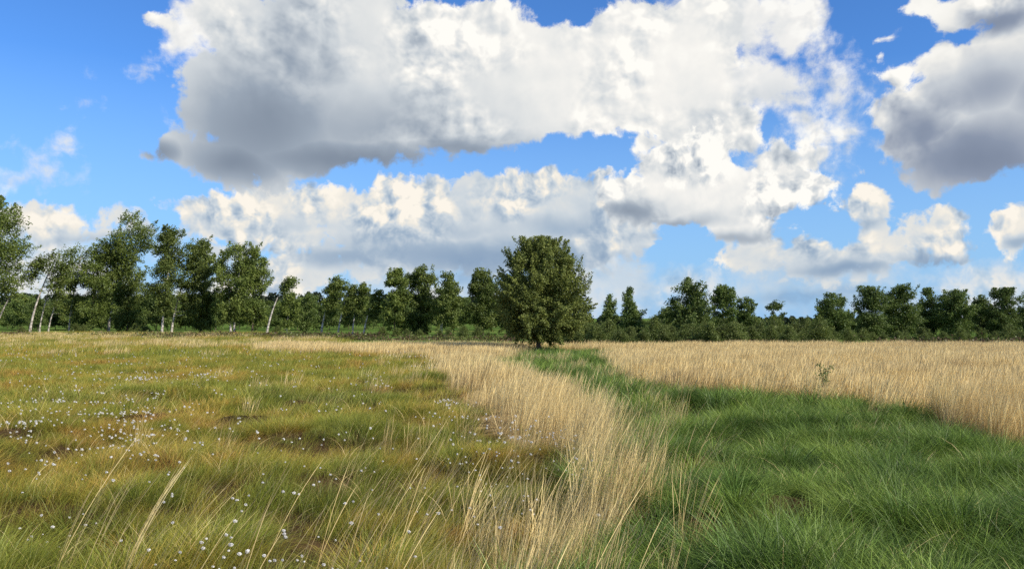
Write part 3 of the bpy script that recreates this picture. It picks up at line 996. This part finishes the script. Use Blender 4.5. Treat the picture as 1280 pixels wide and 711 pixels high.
TREES = [
    # label, kind, D, base, top, left, right, bottom, leaf, bark, options
    ('tall leafy tree cut off by the left edge of the view', 'birch', 100, -20, 250, -56, 36, 385, 'B', 'D', dict(nleaf=8000, nclump=80)),
    ('birch with a white trunk leaning far right beside the tree at the left edge', 'birch', 104, -6, 312, 30, 62, 352, 'B', 'B', dict(nleaf=1700, nclump=22, csize=.42)),
    ('slim windswept birch with a bright white trunk curving right, third from the left', 'birch', 110, 38, 305, 56, 97, 368, 'B', 'B', dict(nleaf=2600, nclump=30, csize=.34, trad=.2)),
    ('thin birch with a grey trunk close right of the curving white birch', 'birch', 114, 50, 326, 60, 86, 392, 'B', 'B', dict(nleaf=1500, nclump=22, csize=.4, trad=.13)),
    ('thin leaning birch with a forked pale trunk, left of the first bushy birch', 'birch', 117, 61, 338, 72, 98, 392, 'B', 'B', dict(nleaf=1500, nclump=22, csize=.4, trad=.13)),
    ('open birch with see-through foliage reaching low, between the thin birches and the tallest tree', 'birch', 119, 87, 309, 80, 124, 402, 'B', 'B', dict(nleaf=4200, nclump=50, wind=.2)),
    ('dense dark birch joined to the left side of the tallest tree', 'round', 116, 114, 308, 103, 150, 408, 'B', 'D', dict(nleaf=6000)),
    ('tallest tree of the left row, its round top standing above all others', 'birch', 118, 136, 266, 126, 194, 350, 'B', 'B', dict(nleaf=6500, nclump=60, csize=.26, wind=.2, trad=.24)),
    ('low bushy tree filling in under the tallest tree', 'round', 121, 160, 334, 136, 190, 412, 'B', 'D', dict(nleaf=5200)),
    ('high birch with a white foot and ragged crown, right of the tallest tree', 'birch', 112, 203, 285, 186, 242, 388, 'B', 'B', dict(nleaf=6200, wind=.2)),
    ('birch with crooked pale stem standing close right of the ragged high birch', 'birch', 115, 215, 297, 218, 264, 394, 'B', 'B', dict(nleaf=5200, wind=.2)),
    ('darker tree filling the dip between two high birch crowns', 'round', 120, 252, 318, 236, 276, 410, 'B', 'D', dict(nleaf=5200)),
    ('broad birch with two white trunks side by side and a flat-topped crown', 'birch', 113, 291, 304, 264, 322, 404, 'B', 'B', dict(nleaf=7600, stems=2, csize=.26)),
    ('leafy tree forming the right shoulder of the flat-topped birch', 'round', 115, 316, 306, 296, 340, 408, 'B', 'D', dict(nleaf=6200)),
    ('nearly bare white birch leaning right with only a tuft of leaves at its tip', 'birch', 108, 334, 343, 348, 371, 366, 'B', 'B', dict(nleaf=700, nclump=12, csize=.45, trad=.19, limbs=6)),
    ('small green tree right behind the nearly bare leaning birch', 'round', 118, 359, 366, 349, 376, 410, 'B', 'B', dict(nleaf=2200, nclump=36)),
    ('small round dark tree in the gap between the two birch groups', 'round', 124, 383, 368, 368, 402, 412, 'D', 'D', dict(nleaf=2600, nclump=36)),
    ('straight birch with a bright white lower trunk at the left of the middle group', 'birch', 116, 402, 346, 399, 437, 394, 'B', 'B', dict(nleaf=3000, nclump=40, trad=.19)),
    ('birch with a slanting white trunk, second in the middle group', 'birch', 112, 423, 357, 424, 448, 398, 'B', 'B', dict(nleaf=1900, nclump=30, trad=.16, csize=.34)),
    ('birch with a thin slanting trunk and pointed crown, third in the middle group', 'birch', 112, 441, 352, 440, 462, 396, 'B', 'B', dict(nleaf=1900, nclump=30, trad=.15, csize=.34)),
    ('birch with the whitest slanting trunk, just left of the dense dark trees', 'birch', 108, 455, 363, 458, 482, 398, 'B', 'B', dict(nleaf=1900, nclump=30, trad=.17, csize=.34)),
    ('dense dark tree at the left end of the block left of the lone round tree', 'round', 106, 493, 337, 476, 514, 414, 'B', 'D', dict(nleaf=6000)),
    ('dense tree with the highest top of the block left of the lone round tree', 'round', 108, 526, 333, 502, 548, 414, 'B', 'D', dict(nleaf=6500)),
    ('tree with a white trunk forked low down, left of the lone round tree', 'birch', 104, 551, 341, 538, 586, 412, 'B', 'B', dict(nleaf=5200, stems=2, fork=-2.5)),
    ('leafy tree nearest the left side of the lone round tree', 'birch', 107, 604, 337, 580, 628, 412, 'B', 'D', dict(nleaf=6200)),
    ('tree mostly hidden behind the left flank of the lone round tree', 'round', 112, 640, 352, 616, 662, 414, 'B', 'D', dict(nleaf=4000)),
    ('small cone-shaped tree, the first to the right of the lone round tree', 'cone', 86, 761, 369, 748, 775, 418, 'D', 'D', dict(nleaf=3200, lsize=.12)),
    ('larger cone-shaped tree, the second to the right of the lone round tree', 'cone', 82, 786, 358, 770, 804, 420, 'D', 'D', dict(nleaf=4200, lsize=.12)),
    ('low dark tree left of the big rounded tree in the right half', 'round', 96, 836, 384, 822, 850, 416, 'D', 'D', dict(nleaf=2600, lsize=.12)),
    ('big rounded dark green tree, the broadest right of the lone round tree', 'round', 79, 865, 349, 834, 897, 424, 'D', 'D', dict(nleaf=9000, lsize=.13, nclump=90)),
    ('dark tree touching the right side of the big rounded tree', 'round', 82, 903, 357, 886, 923, 424, 'D', 'D', dict(nleaf=5200, lsize=.12)),
    ('short round tree at the right end of the three joined dark trees', 'round', 84, 930, 370, 917, 944, 424, 'D', 'D', dict(nleaf=3600, lsize=.12)),
    ('small airy tree standing alone in the gap of the right-hand row', 'birch', 96, 966, 376, 954, 981, 408, 'D', 'D', dict(nleaf=1300, lsize=.13, nclump=24)),
    ('low tree sloping down at the left end of the long right-hand row', 'round', 80, 1038, 366, 1018, 1062, 426, 'D', 'D', dict(nleaf=5500, lsize=.12)),
    ('rounded tree, second from the left end of the long right-hand row', 'round', 84, 1084, 359, 1060, 1108, 424, 'D', 'D', dict(nleaf=7000, lsize=.12)),
    ('highest rounded tree of the long right-hand row', 'round', 86, 1124, 356, 1102, 1148, 424, 'D', 'D', dict(nleaf=7000, lsize=.12)),
    ('narrow tree between the highest and the broad tree of the right-hand row', 'round', 89, 1156, 361, 1142, 1174, 420, 'D', 'D', dict(nleaf=4500, lsize=.12)),
    ('broad round-topped tree in the right-hand row, left of its last gap', 'round', 86, 1193, 363, 1166, 1219, 420, 'D', 'D', dict(nleaf=7500, lsize=.12)),
    ('lowest thin tree in the last gap of the right-hand row', 'birch', 91, 1224, 370, 1211, 1240, 420, 'D', 'D', dict(nleaf=3000, lsize=.12)),
    ('dark rounded tree, last whole tree of the right-hand row', 'round', 85, 1254, 361, 1232, 1277, 420, 'D', 'D', dict(nleaf=7000, lsize=.12)),
    ('dark tree cut off by the right edge of the view', 'round', 86, 1296, 357, 1270, 1322, 420, 'D', 'D', dict(nleaf=6000, lsize=.12)),
]
LM = {'B': L_BIRCH, 'D': L_DARK}
BM = {'B': B_BIRCH, 'D': B_DARK}
for i, (lb, kd, D, base, top, cl, cr, cb, lm, bm, op) in enumerate(TREES):
    nm = 'birch_tree' if bm == 'B' else ('conifer_tree' if kd == 'cone' else 'leafy_tree')
    make_tree(nm, lb, 'tree', kd, D, base, top, cl, cr, cb, LM[lm], BM[bm], 100 + i, **op)

make_tree('lone_tree', 'lone round leafy tree standing forward in the grass at the centre of the view', 'tree', 'front', 50, 673, 299, 618, 734, 424, L_FRONT, B_DARK, 5,
          nleaf=105000, lsize=0.075, nclump=380, csize=0.155, trad=0.19, limbs=46, stems=1, wind=0.0)

# shaded trees behind the birches, all alike
proto = []
for i in range(4):
    r_ = make_tree('background_tree', 'slender dark tree in the shade behind the birches', 'tree', 'round', 150, 640, 352 + 4 * i, 616 + 2 * i, 664 - 2 * i, 404, L_DARK, B_DARK, 300 + i,
                   nleaf=3200, lsize=.24, group='trees in the shade behind the birches')
    proto.append(r_)


def zone_label(o, px_, table):
    for lim, lb, gp in table:
        if px_ < lim:
            tag(o, lb, None, gp)
            return


def place_copy(src, x, y, s, rz, first):
    o = src if first else src.copy()
    if not first:
        COL.objects.link(o)
        for ch in list(src.children):
            c_ = ch.copy()
            COL.objects.link(c_)
            c_.parent = o
    o.location = (x, y, float(height(x, y)) - 0.05)
    o.scale = (s * (0.9 + 0.2 * random.random()), s, s * (0.92 + 0.16 * random.random()))
    o.rotation_euler = (0, 0, rz)
    return o


random.seed(4)
rows = [-60, -35, -12, 10, 28, 48, 70, 92, 108, 128, 150, 172, 196, 214, 232, 250, 270, 300, 322, 346, 372, 392, 412, 436, 458, 480, 504, 530, 556, 580, 606, 630]
rows += [q + 9 for q in rows[3:]] 
for i, px_ in enumerate(rows):
    D = 140 + random.random() * 22 + (26 if i >= 32 else 0)
    s = 0.62 + 0.12 * random.random()
    if 60 < px_ < 330:
        s += 0.08
    zone_label(place_copy(proto[i % 4], (px_ - 640) * D / FPX, D, s, random.random() * 6.28, i < 4), px_, [
        (60, 'dark background tree in the shade behind the leaning birches at the left edge', 'trees behind the leaning birches'),
        (200, 'dark background tree in the shade behind the tallest birch', 'trees behind the tallest birch'),
        (340, 'dark background tree in the shade behind the flat-topped birch', 'trees behind the flat-topped birch'),
        (475, 'dark background tree in the shade behind the slanting white trunks', 'trees behind the slanting trunks'),
        (700, 'dark background tree in the shade behind the dense block left of the lone tree', 'trees behind the dense block')])

proto2 = []
for i in range(3):
    r_ = make_tree('background_tree', 'low dark tree in the wood edge behind the right-hand row', 'tree', 'round', 120, 640, 366 + 4 * i, 618 + 2 * i, 662 - 2 * i, 412, L_DARK, B_DARK, 350 + i,
                   nleaf=2600, lsize=.2, group='low trees behind the right-hand row')
    proto2.append(r_)
for i in range(46):
    D = 112 + random.random() * 22
    px_ = 655 + i * 14.6 + random.uniform(-5, 5)
    s = random.uniform(0.45, 0.62) if px_ > 1050 or px_ < 730 else random.uniform(0.26, 0.36)
    zone_label(place_copy(proto2[i % 3], (px_ - 640) * D / FPX, D, s, random.random() * 6.28, i < 3), px_, [
        (820, 'low dark tree in the wood edge behind the two cone-shaped trees', 'trees behind the cone-shaped trees'),
        (945, 'low dark tree in the wood edge behind the three joined rounded trees', 'trees behind the joined rounded trees'),
        (1025, 'low dark tree in the wood edge in the gap before the long right-hand row', 'trees in the gap of the right-hand row'),
        (1400, 'low dark tree in the wood edge behind the long right-hand row', 'trees behind the long right-hand row')])

# shrubs along the far edge of the straw field
sproto = []
for i in range(4):
    r_ = make_tree('shrub', 'low leafy green shrub in the scrub along the far edge of the straw field', 'shrub', 'bush', 70, 640, 396 - 3 * i, 622 - 2 * i, 660 + 2 * i, 428, L_SHRUB, B_DARK, 400 + i,
                   nleaf=2600, lsize=.10, nclump=34, group='shrubs along the far edge of the straw field', trad=.04, csize=.34)
    sproto.append(r_)
spots = []
for px_ in range(695, 1030, 12):
    spots.append((px_ + random.uniform(-5, 5), random.uniform(63, 78), random.uniform(0.45, 0.85)))
for px_ in range(1030, 1330, 15):
    spots.append((px_ + random.uniform(-6, 6), random.uniform(66, 80), random.uniform(0.36, 0.6)))
for px_ in list(range(480, 640, 17)):
    spots.append((px_ + random.uniform(-6, 6), random.uniform(84, 96), random.uniform(0.35, 0.6)))
for px_ in (96, 106, 170, 182, 345, 30):
    spots.append((px_ + random.uniform(-3, 3), random.uniform(108, 114), random.uniform(0.45, 0.7)))
for i, (px_, D, s) in enumerate(spots):
    zone_label(place_copy(sproto[i % 4], (px_ - 640) * D / FPX, D, s, random.random() * 6.28, i < 4), px_, [
        (400, 'low leafy shrub at the feet of the birches on the left', 'shrubs at the feet of the birches'),
        (700, 'low leafy shrub in front of the dense trees left of the lone tree', 'shrubs left of the lone tree'),
        (830, 'leafy green shrub in front of the two cone-shaped trees', 'shrubs before the cone-shaped trees'),
        (945, 'leafy green shrub in front of the three joined rounded trees', 'shrubs before the joined rounded trees'),
        (1028, 'leafy green shrub in the gap before the long right-hand row', 'shrubs in the gap of the right-hand row'),
        (1400, 'low green shrub at the foot of the long right-hand row', 'shrubs at the foot of the right-hand row')])


# far woods: closed masses of trees on the horizon
def wood(name, D0, D1, x0, x1, z0, z1, n, size, seed, label):
    rs = np.random.RandomState(seed)
    nt = n // 220
    tx = np.linspace(x0, x1, nt) + rs.randn(nt) * (x1 - x0) / nt
    ty = D0 + (D1 - D0) * rs.rand(nt)
    th = z0 + (z1 - z0) * fbm(tx, ty * 0, 0.03, 3) + rs.rand(nt) * (z1 - z0) * 0.35
    tr_ = th * (0.28 + 0.16 * rs.rand(nt))
    p = rs.randint(0, nt, n)
    t = rs.rand(n) ** 0.8
    a = rs.rand(n) * 2 * np.pi
    q = np.sqrt(rs.rand(n)) * tr_[p] * np.sqrt(np.clip(1 - t ** 2.2, 0.02, 1)) * 1.15
    C = np.stack([tx[p] + q * np.cos(a), ty[p] + q * np.sin(a), t * th[p]], 1)
    V, F = leaves(C, size, rs)
    o = mesh_obj(name, V, F, L_WOOD, attrs={'tint': ('FLOAT', 'POINT', np.repeat(rs.rand(n), 4).astype(np.float32))})
    tag(o, label, 'woodland', kind='stuff')


wood('far_wood', 330, 400, -300, 30, 9.5, 13.5, 60000, 1.1, 1, 'dark far wood beyond the meadow behind the birches')
wood('distant_wood', 190, 235, 8, 240, 1.7, 3.0, 60000, .5, 2, 'low dark line of distant woodland behind the right-hand trees')

# ------------------------------------------------------------------ heather and low dark growth before the birches
m, t, out = material('heather')
leafy(t, out, t.ramp(attr(t, 'tint'), [(0.0, (0.045, 0.030, 0.018)), (0.45, (0.09, 0.058, 0.032)), (0.6, (0.10, 0.12, 0.03)), (1.0, (0.14, 0.17, 0.04))]), 0.15, 0.02)
rs = np.random.RandomState(3)
cl_ = []
for k, (a, b, d0, d1, n) in enumerate([(185, 330, 80, 100, 34), (330, 475, 76, 92, 30), (480, 640, 72, 82, 12), (0, 190, 84, 108, 14), (1110, 1290, 58, 64, 20)]):
    for i in range(n):
        D = d0 + (d1 - d0) * rs.rand()
        x = ((a + (b - a) * rs.rand()) - 640) * D / FPX
        r = 0.5 + 0.9 * rs.rand()
        g = rs.randn(220, 3) * np.array([r, r * .8, .26])
        g[:, 2] = np.abs(g[:, 2]) + 0.04
        cl_.append(g + np.array([x, D, float(height(x, D))]))
C = np.concatenate(cl_)
V, F = leaves(C, 0.13, rs)
tag(mesh_obj('heather', V, F, m, attrs={'tint': ('FLOAT', 'POINT', np.repeat(np.repeat(rs.rand(len(C) // 220), 220) * .6 + rs.rand(len(C)) * .4, 4).astype(np.float32))}),
    'low dark brown heather in front of the trees', 'heather', kind='stuff')

# ------------------------------------------------------------------ little sapling in the straw field
sx, sy = 1028, 20.0
x = (sx - 640) * sy / FPX
sap = bpy.data.objects.new('sapling', None)
COL.objects.link(sap)
sap.location = (x, sy, float(height(x, sy)))
tag(sap, 'small lone leafy sapling poking out of the straw-coloured field on the right', 'sapling')
rs = np.random.RandomState(8)
paths, LC = [], []
for i, (tx, tz) in enumerate([(-0.13, 1.0), (0.02, 0.9), (0.22, 0.93), (0.1, 0.78), (-0.05, 0.82)]):
    P = np.array([[0, 0, 0], [tx * .15, 0.01 * i, tz * .45], [tx * .6, .02 * i, tz * .8], [tx, .02 * i, tz]])
    paths.append((P, np.array([.009, .007, .005, .002])))
    for q in np.linspace(0.55, 1.0, 16):
        c0 = np.array([np.interp(q, [0, .45, .8, 1], P[:, k]) for k in range(3)])
        LC.append(c0 + rs.randn(2, 3) * 0.035)
V, F = tubes(paths, 6)
mesh_obj('stem', V, F, B_DARK, sap, smooth=True)
LC = np.concatenate(LC)
V, F = leaves(LC, 0.045, rs)
L_SAP = leaf_material('sapling_leaves', [(0.0, (0.12, 0.17, 0.04)), (1.0, (0.30, 0.34, 0.10))])
mesh_obj('leaves', V, F, L_SAP, sap, attrs={'tint': ('FLOAT', 'POINT', np.repeat(rs.rand(len(LC)), 4).astype(np.float32))})

# ------------------------------------------------------------------ cotton grass
m_cot, t, out = material('cotton')
leafy(t, out, (0.86, 0.84, 0.80, 1), 0.35, 0.0)
m_stem, t, out = material('cotton_stem')
leafy(t, out, (0.20, 0.19, 0.06, 1), 0.1, 0.03)


def cotton_head(seed):
    rs = np.random.RandomState(seed)
    n = 260
    d = rs.randn(n, 3)
    d /= np.linalg.norm(d, axis=1)[:, None]
    d[:, 2] *= 0.85
    L = 0.0105 * (0.4 + 0.9 * rs.rand(n))[:, None] * (1 + 0.5 * (rs.rand() + .3) * np.clip(d[:, :1] * .7 - d[:, 2:] * .8, 0, 1))
    side = np.cross(d, rs.randn(n, 3))
    side /= np.linalg.norm(side, axis=1)[:, None]
    tip = d * L + np.array([0.006, 0, -0.002])
    V = np.stack([d * L * 0.1 - side * .002, d * L * 0.1 + side * .002, tip + side * .0028, tip - side * .0028], 1).reshape(-1, 3)
    return V, np.arange(n * 4).reshape(n, 4)


CP = []
for i in range(5):
    rs = np.random.RandomState(60 + i)
    h = 0.34 + 0.05 * i
    f = np.linspace(0, 1, 6)
    lean = 0.10 + 0.06 * rs.rand()
    P = np.stack([lean * f ** 1.6, 0.02 * rs.randn() * f, h * f], 1)
    V1, F1 = tubes([(P, np.full(6, .0016)), (np.array([[0, 0, 0], [.03, .02, .1], [.09, .03, .17]]), np.array([.002, .0018, .0004]))], 4)
    st = mesh_obj('cotton_grass', V1, F1, m_stem, link=False)
    V2, F2 = cotton_head(i)
    hd = mesh_obj('flower_head', V2 + P[-1], F2, m_cot, link=False)
    CP.append((st, hd, P[-1]))

CL = [(60, 500, 60, 28, 60), (130, 525, 60, 22, 60), (40, 440, 60, 12, 40), (180, 470, 60, 10, 46), (255, 470, 14, 4, 26), (175, 475, 14, 6, 22), (20, 552, 16, 8, 16), (165, 530, 26, 10, 34), (100, 545, 60, 20, 22),
      (555, 508, 8, 5, 14), (570, 530, 24, 8, 14), (635, 548, 14, 8, 18), (680, 562, 26, 8, 26), (715, 585, 16, 12, 22), (590, 580, 26, 10, 24), (470, 485, 12, 6, 10), (530, 450, 30, 6, 24), (420, 460, 80, 14, 30),
      (255, 712, 36, 8, 16), (45, 650, 30, 18, 14), (180, 600, 50, 22, 14), (440, 610, 90, 40, 22), (350, 720, 60, 10, 10), (300, 560, 160, 60, 40), (200, 500, 180, 30, 60), (150, 440, 200, 12, 60), (640, 620, 60, 30, 10), (300, 445, 160, 10, 50)]
pts = []
rs = np.random.RandomState(21)
for cx, cy, rx, ry, n in CL:
    for i in range(int(n * 1.7)):
        qx, qy = cx + rs.randn() * rx, cy + rs.randn() * ry
        qy += 30.0 * (qy - 397.5) / 300 + 4      # the heads stand above their feet
        if qy < 420 or qy > 800:
            continue
        x, y = ground(qx, qy)
        pts.append((x, y))
pts = np.array(pts)
zz = zones(pts[:, 0], pts[:, 1])
ok = (zz == 0) | ((zz == 2) & (pts[:, 1] < 14))
pts = pts[ok]
pts = pts[np.argsort(pts[:, 1])]
near = [p for p in pts if abs(p[0]) < 0.66 * p[1] + 0.1]
LAB = 'white fluffy cotton grass head on a thin stem among the bog grass'
GRP = 'cotton grass scattered over the bog'
for i, (x, y) in enumerate(near[:300]):
    st, hd, tp = CP[rs.randint(5)]
    s = 0.62 + 0.5 * rs.rand()
    o = st.copy()
    o.name = 'cotton_grass'
    COL.objects.link(o)
    c_ = hd.copy()
    c_.name = 'flower_head'
    COL.objects.link(c_)
    c_.parent = o
    o.location = (x, y, float(height(x, y)) - 0.01)
    o.rotation_euler = (0, 0, rs.uniform(-0.9, 0.9))
    o.scale = (s * rs.uniform(.8, 1.3), s * rs.uniform(.8, 1.2), s * rs.uniform(.85, 1.1))
    tag(o, LAB, 'cotton grass', GRP, 'thing')
VV, FF, off = [], [], 0
for (x, y) in near[300:]:
    V2, F2 = cotton_head(rs.randint(1000))
    V2, F2 = V2[:320], F2[:80]
    s = 0.6 + 0.8 * rs.rand()
    VV.append(V2 * s * (1 + y / 60) + np.array([x, y, float(height(x, y)) + 0.34]))
    FF.append(F2 + off)
    off += 320
print('cotton', len(near))
if VV:
    tag(mesh_obj('far_cotton_grass', np.concatenate(VV), np.concatenate(FF), m_cot), 'more cotton grass heads as white specks farther out on the bog', 'cotton grass', kind='stuff')
